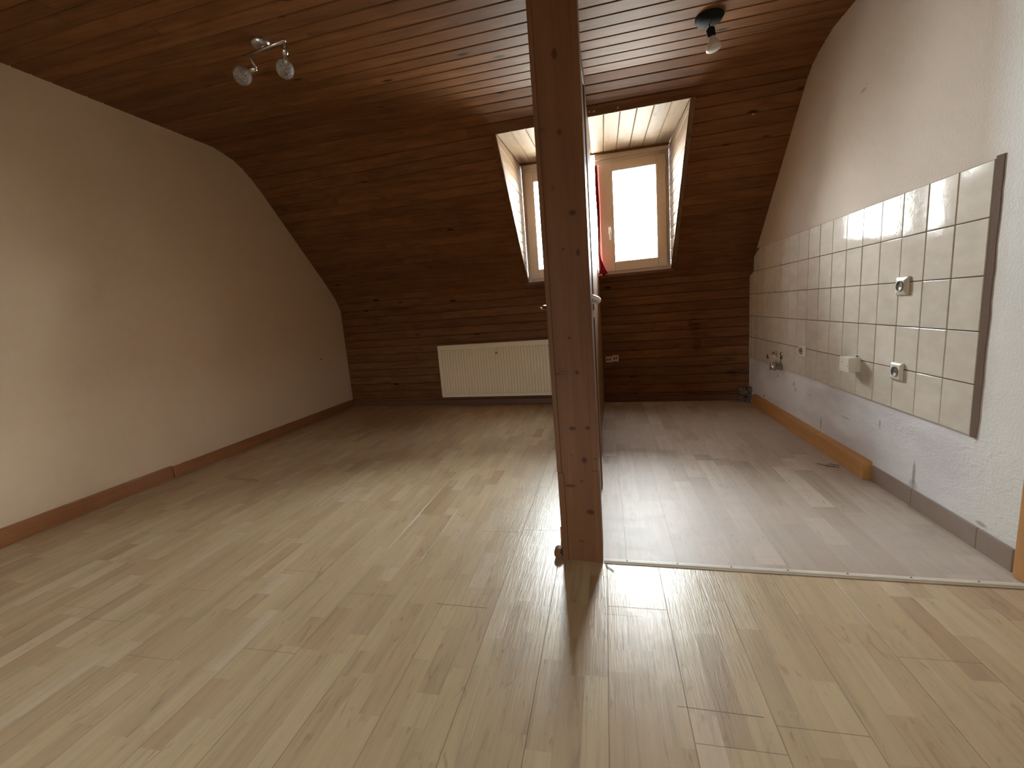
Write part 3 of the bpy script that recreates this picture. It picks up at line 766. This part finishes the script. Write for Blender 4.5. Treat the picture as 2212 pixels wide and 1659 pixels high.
bm = B(); box(bm, rx0, rx1, ry+.001, ry+.007, rz1-.014, rz1+.001); box(bm, rx0, rx1, ry+.064, ry+.070, rz1-.014, rz1+.001)
k = rx0+.01
while k < rx1-.02:
    box(bm, k, k+.006, ry+.007, ry+.064, rz1-.006, rz1); k += .022
obj('top_grille', bm, m_rad, rad)
bm = B(); box(bm, -1.176, -1.148, ry-.022, ry+.004, .528, .622); hm = obj('heat_meter', bm, m_cream, rad, bevel=.005)
bm = B(); box(bm, -1.170, -1.156, ry-.0235, ry-.0215, .578, .600); obj('meter_window', bm, m_dark, hm)
for x in (rx0+.25, rx1-.25):
    bm = B(); box(bm, x-.015, x+.015, ry+.067, 4.553, .2, .6); obj('bracket', bm, m_rad, rad)
for x in (rx1-.05, rx1-.10):
    bm = B(); cyl(bm, W(x, ry+.036, rz0+.003), W(x, ry+.036, .0), .008); obj('pipe', bm, m_rad, rad)

# ------------------------------------------------------------------ windows
def window(n, x0, x1, gx0, gx1, zt0, zt1, hinge):
    z0 = ZS+.001; y0, y1 = YW, YW+.065; zt = lambda x: zt0+(zt1-zt0)*(x-x0)/(x1-x0)
    fw = .040
    def ring(bm, a, b, c0, c1, w, y0, y1, zin_b, top):     # rectangle ring, top edge follows top(x)
        box(bm, a, a+w, y0, y1, c0, c1); box(bm, b-w, b, y0, y1, c0, c1)
        box(bm, a+w, b-w, y0, y1, c0, c0+w); box(bm, a+w, b-w, y0, y1, c1-w, c1)
    zT = min(zt0, zt1)
    bm = B(); ring(bm, x0, x1, z0, zT, fw, y0+.012, y1, 0, None)
    # header board above the frame
    quadbox(bm, [W(x0, y0-.002, zT), W(x1, y0-.002, zT), W(x1, y0-.002, zt1+.032), W(x0, y0-.002, zt0+.032), W(x0, y1, zT), W(x1, y1, zT), W(x1, y1, zt1+.032), W(x0, y1, zt0+.032)])
    root = tag(obj('window_%d' % n, bm, m_frame, bevel=.003), kind='structure')
    a, b, c0, c1 = x0+fw-.010, x1-fw+.010, z0+fw-.012, zT-fw+.010
    bm = B()
    box(bm, a, gx0, y0-.006, y1-.01, c0, c1); box(bm, gx1, b, y0-.006, y1-.01, c0, c1)
    box(bm, gx0, gx1, y0-.006, y1-.01, c0, GZ0); box(bm, gx0, gx1, y0-.006, y1-.01, GZ1, c1)
    sash = obj('sash', bm, m_frame, root, bevel=.004)
    bm = B(); g = .004
    box(bm, gx0-.001, gx0+g, y0-.002, y0+.010, GZ0, GZ1); box(bm, gx1-g, gx1+.001, y0-.002, y0+.010, GZ0, GZ1); box(bm, gx0+g, gx1-g, y0-.002, y0+.010, GZ0-.001, GZ0+g); box(bm, gx0+g, gx1-g, y0-.002, y0+.010, GZ1-g, GZ1+.001)
    obj('gasket', bm, m_gasket, sash)
    bm = B(); box(bm, gx0-.003, gx1+.003, y0+.014, y0+.020, GZ0-.003, GZ1+.003); obj('pane', bm, m_pane, sash)
    # hinges and handle
    hx = b-.002 if hinge == 'r' else a+.002
    for z in (c0+.07, c1-.09):
        bm = B(); cyl(bm, W(hx, y0-.010, z-.035), W(hx, y0-.010, z+.035), .007, seg=10); obj('hinge', bm, m_frame, root, True)
    kx = gx0-.040 if hinge == 'r' else gx1+.040
    bm = B(); box(bm, kx-.014, kx+.014, y0-.016, y0-.006, 1.675, 1.745)
    hb = obj('handle_base', bm, m_white, sash, bevel=.004)
    bm = B(); tube(bm, [W(kx, y0-.010, 1.728), W(kx, y0-.036, 1.728), W(kx, y0-.044, 1.722), W(kx, y0-.046, 1.705), W(kx, y0-.044, 1.62), W(kx, y0-.040, 1.612)], [.008, .008, .009, .009, .008, .006], 12)
    obj('handle', bm, m_white, sash, True)
    return root
GZ0, GZ1 = 1.412, 2.262
window(1, DXL+.006, face_x(4.5)-TH-.005, -.640, -.290, 2.398, 2.385, 'l')
GZ0, GZ1 = 1.408, 2.240
window(2, face_x(4.5)+.006, DXR-.004, .120, .513, 2.372, 2.352, 'r')

# red curtain hanging beside the right window, against the partition
cu = empty('curtain', W(.005, 4.42, 2.36))
tag(cu, 'red pleated curtain hanging between partition edge and right window', 'curtain')
bm = B(); rows = 26; colsn = 15; gridv = []
for r_ in range(rows+1):
    t = r_/rows; z = 2.30 - t*1.005
    wdt = .020 + .008*math.sin(t*6) + (.065*max(0, (t-.80)/.20)**1.3)
    row = []
    for c_ in range(colsn):
        u = c_/(colsn-1)
        x = face_x(4.40)+.009 + u*wdt - .003*math.sin(t*9)
        yq = 4.425 - .012*math.cos(u*math.pi*5+t*2) - .02*u*t
        row.append(bm.verts.new(W(x, yq, z + (.012*math.sin(u*9) if r_ == rows else 0))))
    gridv.append(row)
for a, b in zip(gridv, gridv[1:]):
    for k in range(colsn-1): bm.faces.new([a[k], a[k+1], b[k+1], b[k]])
o = obj('fabric', bm, m_cloth, cu, True); sd = o.modifiers.new('thick', 'SOLIDIFY'); sd.thickness = .002
bm = B(); cyl(bm, W(face_x(4.40)+.002, 4.425, 2.305), W(.03, 4.425, 2.305), .004, seg=8); obj('hook_rod', bm, m_steel, cu)

# ------------------------------------------------------------------ ceiling lights
zc1 = P3(s_at_y(2.30+.0), -1.70).z
lamp = empty('ceiling_spotlight', Vector((-1.715, 2.25, zc1)))
tag(lamp, 'two armed chrome spotlight with crackle glass shades on the left ceiling', 'ceiling light')
bm = B(); lathe(bm, (-1.725, 2.252, zc1), (0, 0, -1), [(0, .050), (.004, .050), (.018, .044), (.024, .030), (.026, .008)], 28); obj('canopy', bm, m_steel, lamp, True)
ba, bb = Vector((-1.800, 2.205, 2.440)), Vector((-1.512, 2.160, 2.440))
bm = B(); cyl(bm, ba, bb, .0075); cyl(bm, (-1.715, 2.25, zc1-.02), (-1.69, 2.19, 2.44), .007)
cyl(bm, (-1.70, 2.235, zc1-.02), (-1.62, 2.178, 2.44), .005)
obj('bar', bm, m_steel, lamp, True)
def head(joint, sock0, sock1, gl, r):
    bm = B(); tube(bm, [joint, (Vector(joint)+Vector(sock0))/2+Vector((0, 0, -.002)), sock0], .0045, 8); h = obj('arm', bm, m_steel, lamp, True)
    bm = B(); cyl(bm, sock0, sock1, .0145, seg=20); obj('socket_cap', bm, m_chrome, h, True)
    ax = (Vector(gl)-Vector(sock1)).normalized(); L = (Vector(gl)-Vector(sock1)).length
    prof = []
    for k in range(13):
        th = math.pi*(k/12)*.80 + .12
        prof.append((L - r*math.cos(th)*1.05, r*math.sin(th)))
    bm = B(); lathe(bm, sock1, ax, prof, 28, False); g = obj('glass_shade', bm, m_crackle, h, True)
    sd = g.modifiers.new('thick', 'SOLIDIFY'); sd.thickness = .002
    bm = B(); lathe(bm, Vector(sock1)+ax*.004, ax, [(0, .005), (.02, .007), (.03, .006), (.036, .001)], 12); obj('bulb', bm, m_bulb, h, True)
head(Vector((-1.768, 2.200, 2.436)), Vector((-1.752, 2.225, 2.385)), Vector((-1.795, 2.222, 2.383)), Vector((-1.845, 2.225, 2.365)), .045)
head(Vector((-1.520, 2.162, 2.436)), Vector((-1.515, 2.150, 2.398)), Vector((-1.545, 2.190, 2.378)), Vector((-1.590, 2.235, 2.357)), .045)

zc2 = P3(s_at_y(2.80), .6).z
pl_ = empty('pendant_bulb', Vector((.603, 2.752, zc2)))
tag(pl_, 'bare reflector bulb in black holder hanging under a black ceiling rose', 'ceiling light')
bm = B(); lathe(bm, (.603, 2.752, zc2), (0, 0, -1), [(0, .072), (.006, .072), (.020, .062), (.030, .040), (.034, .010)], 32); obj('ceiling_rose', bm, m_black, pl_, True)
ax = Vector((.20, .05, -1)).normalized(); p0 = Vector((.606, 2.748, zc2-.052))
bm = B(); tube(bm, [(.603, 2.752, zc2-.03), (.604, 2.75, zc2-.045), p0+ax*.006], .003, 8); obj('cord', bm, m_black, pl_, True)
bm = B(); lathe(bm, p0, ax, [(0, .012), (.008, .021), (.040, .021), (.046, .017)], 24); obj('lamp_holder', bm, m_black, pl_, True)
bm = B(); lathe(bm, p0+ax*.046, ax, [(-.012, .013), (.004, .015), (.020, .022), (.040, .036), (.052, .040), (.060, .0385), (.066, .030), (.069, .010)], 32); obj('reflector_bulb', bm, m_bulb, pl_, True)

# ------------------------------------------------------------------ small things
bm = B(); cyl(bm, (XL, 4.275, .655), (XL+.014, 4.275, .657), .003, seg=8); lathe(bm, (XL+.013, 4.275, .657), (1, 0, 0), [(0, .007), (.003, .007)], 10)
tag(obj('nail', bm, m_screw), 'tiny nail sticking out of the left wall near the far corner', 'nail')
bm = B(); tube(bm, [(-2.64, 2.41, .003), (-2.55, 2.405, .006), (-2.47, 2.385, .004), (-2.40, 2.385, .006), (-2.355, 2.374, .003)], .0017, 6)
tag(obj('twig', bm, m_screw), 'thin dry twig lying on the floor near the left wall', 'twig')
bm = B(); tube(bm, [(1.165, 2.70, .003), (1.20, 2.655, .003), (1.25, 2.64, .003), (1.262, 2.665, .003), (1.225, 2.69, .003), (1.19, 2.668, .003), (1.235, 2.64, .006)], .002, 6)
tag(obj('wire_offcut', bm, m_screw), 'bent dark wire offcut lying near the end of the orange strip', 'wire')
bm = B(); tube(bm, [(-.037, 1.583, .003), (-.032, 1.565, .003), (-.018, 1.555, .003), (-.008, 1.540, .003)], .0016, 6)
tag(obj('thread', bm, m_screw), 'short dark thread on the floor beside the post foot', 'thread')
for k, (x, y) in enumerate(((.62, 2.40), (.86, 2.02), (1.10, 2.30))):
    pass

# honey coloured door casing at the right edge of the frame, doorway in the right wall
bm = B()
box(bm, XR-.024, XR+.002, 1.555, 1.632, 0, 2.08, False); box(bm, XR-.024, XR+.002, .70, .777, 0, 2.08, False); box(bm, XR-.024, XR+.002, .777, 1.555, 2.005, 2.08, False)
d2 = tag(obj('door_2', bm, m_orange, bevel=.004), kind='structure')
bm = B(); box(bm, XR-.012, XR+.002, .780, 1.552, .005, 2.0, False); obj('door_leaf', bm, m_orange, d2, bevel=.002)
bm = B(); lathe(bm, (XR-.012, .84, 1.02), (-1, 0, 0), [(0, .024), (.006, .022), (.007, .009), (.04, .009)], 18); tube(bm, [(XR-.050, .84, 1.02), (XR-.056, .86, 1.02), (XR-.056, .95, 1.02)], .009, 10)
obj('door_handle', bm, m_steel, d2, True)
# added fill window behind the camera, lifts the left wall and foreground
bm = B(); x0, x1, z0, z1 = BW; ya, yb = YB-.10, YB-.04
box(bm, x0, x0+.06, ya, yb, z0, z1); box(bm, x1-.06, x1, ya, yb, z0, z1); box(bm, x0+.06, x1-.06, ya, yb, z0, z0+.06); box(bm, x0+.06, x1-.06, ya, yb, z1-.06, z1)
w3 = tag(obj('window_3', bm, m_frame, bevel=.003), kind='structure')
bm = B(); box(bm, x0+.055, x1-.055, YB-.075, YB-.069, z0+.055, z1-.055); obj('pane', bm, m_pane, w3)

# ------------------------------------------------------------------ light: an overcast sky through the windows
w = bpy.data.worlds.new('sky'); sc.world = w; w.use_nodes = True
bg = w.node_tree.nodes['Background']; tc = w.node_tree.nodes.new('ShaderNodeTexCoord'); sp = w.node_tree.nodes.new('ShaderNodeSeparateXYZ')
rp = w.node_tree.nodes.new('ShaderNodeValToRGB'); mp = w.node_tree.nodes.new('ShaderNodeMapRange')
w.node_tree.links.new(tc.outputs['Generated'], sp.inputs[0]); w.node_tree.links.new(sp.outputs[2], mp.inputs[0]); mp.inputs[1].default_value = -.5; mp.inputs[2].default_value = 1
w.node_tree.links.new(mp.outputs[0], rp.inputs[0]); w.node_tree.links.new(rp.outputs[0], bg.inputs[0])
e = rp.color_ramp.elements; e[0].position = .30; e[0].color = (.42, .42, .40, 1); e[1].position = .36; e[1].color = (.93, .965, 1.0, 1)
x_ = e.new(1.0); x_.color = (.95, .975, 1.0, 1)
bg.inputs[1].default_value = SKY = 60.0

def portal(name, x, z, sx, sz, yq, back=False):
    l = bpy.data.lights.new(name, 'AREA'); l.shape = 'RECTANGLE'; l.size = sx; l.size_y = sz; l.cycles.is_portal = True
    o = bpy.data.objects.new(name, l); C.objects.link(o); o.location = W(x, yq, z)
    o.rotation_euler = (math.radians(-90 if not back else 90), 0, math.atan(S))
    return o
portal('window_daylight', -.465, 1.837, .37, .87, YW+.12)
portal('window_daylight', .317, 1.824, .41, .85, YW+.12)
portal('window_daylight', -1.325, .61, .53, .40, YB-.17, True)  # portal of the added fill window

# ------------------------------------------------------------------ camera
F, YAW, PITCHD, ROLL = 933.3206, -12.6681, -9.311, -4.5205
y, p, r = (math.radians(a) for a in (YAW, PITCHD, ROLL))
fw = Vector((math.sin(y)*math.cos(p), math.cos(y)*math.cos(p), math.sin(p)))
rt = Vector((math.cos(y), -math.sin(y), 0)); up = rt.cross(fw)
rt2 = rt*math.cos(r)+up*math.sin(r); up2 = -rt*math.sin(r)+up*math.cos(r)
cam = bpy.data.cameras.new('camera'); co = bpy.data.objects.new('camera', cam); C.objects.link(co)
cam.sensor_width = 36; cam.lens = F/2212*36; cam.clip_start = .02
m4 = Matrix((rt2, up2, -fw)).transposed().to_4x4(); m4.translation = Vector((0, 0, 1.0)); co.matrix_world = m4
sc.camera = co
sc.view_settings.view_transform = 'Standard'; sc.view_settings.look = 'None'; sc.view_settings.gamma = 1
sc.view_settings.exposure = 1.0; sc.view_settings.use_curve_mapping = False
sc.cycles.max_bounces = 10; sc.cycles.diffuse_bounces = 6; sc.cycles.use_denoising = True
sc.cycles.sample_clamp_indirect = 8; sc.cycles.adaptive_threshold = .02
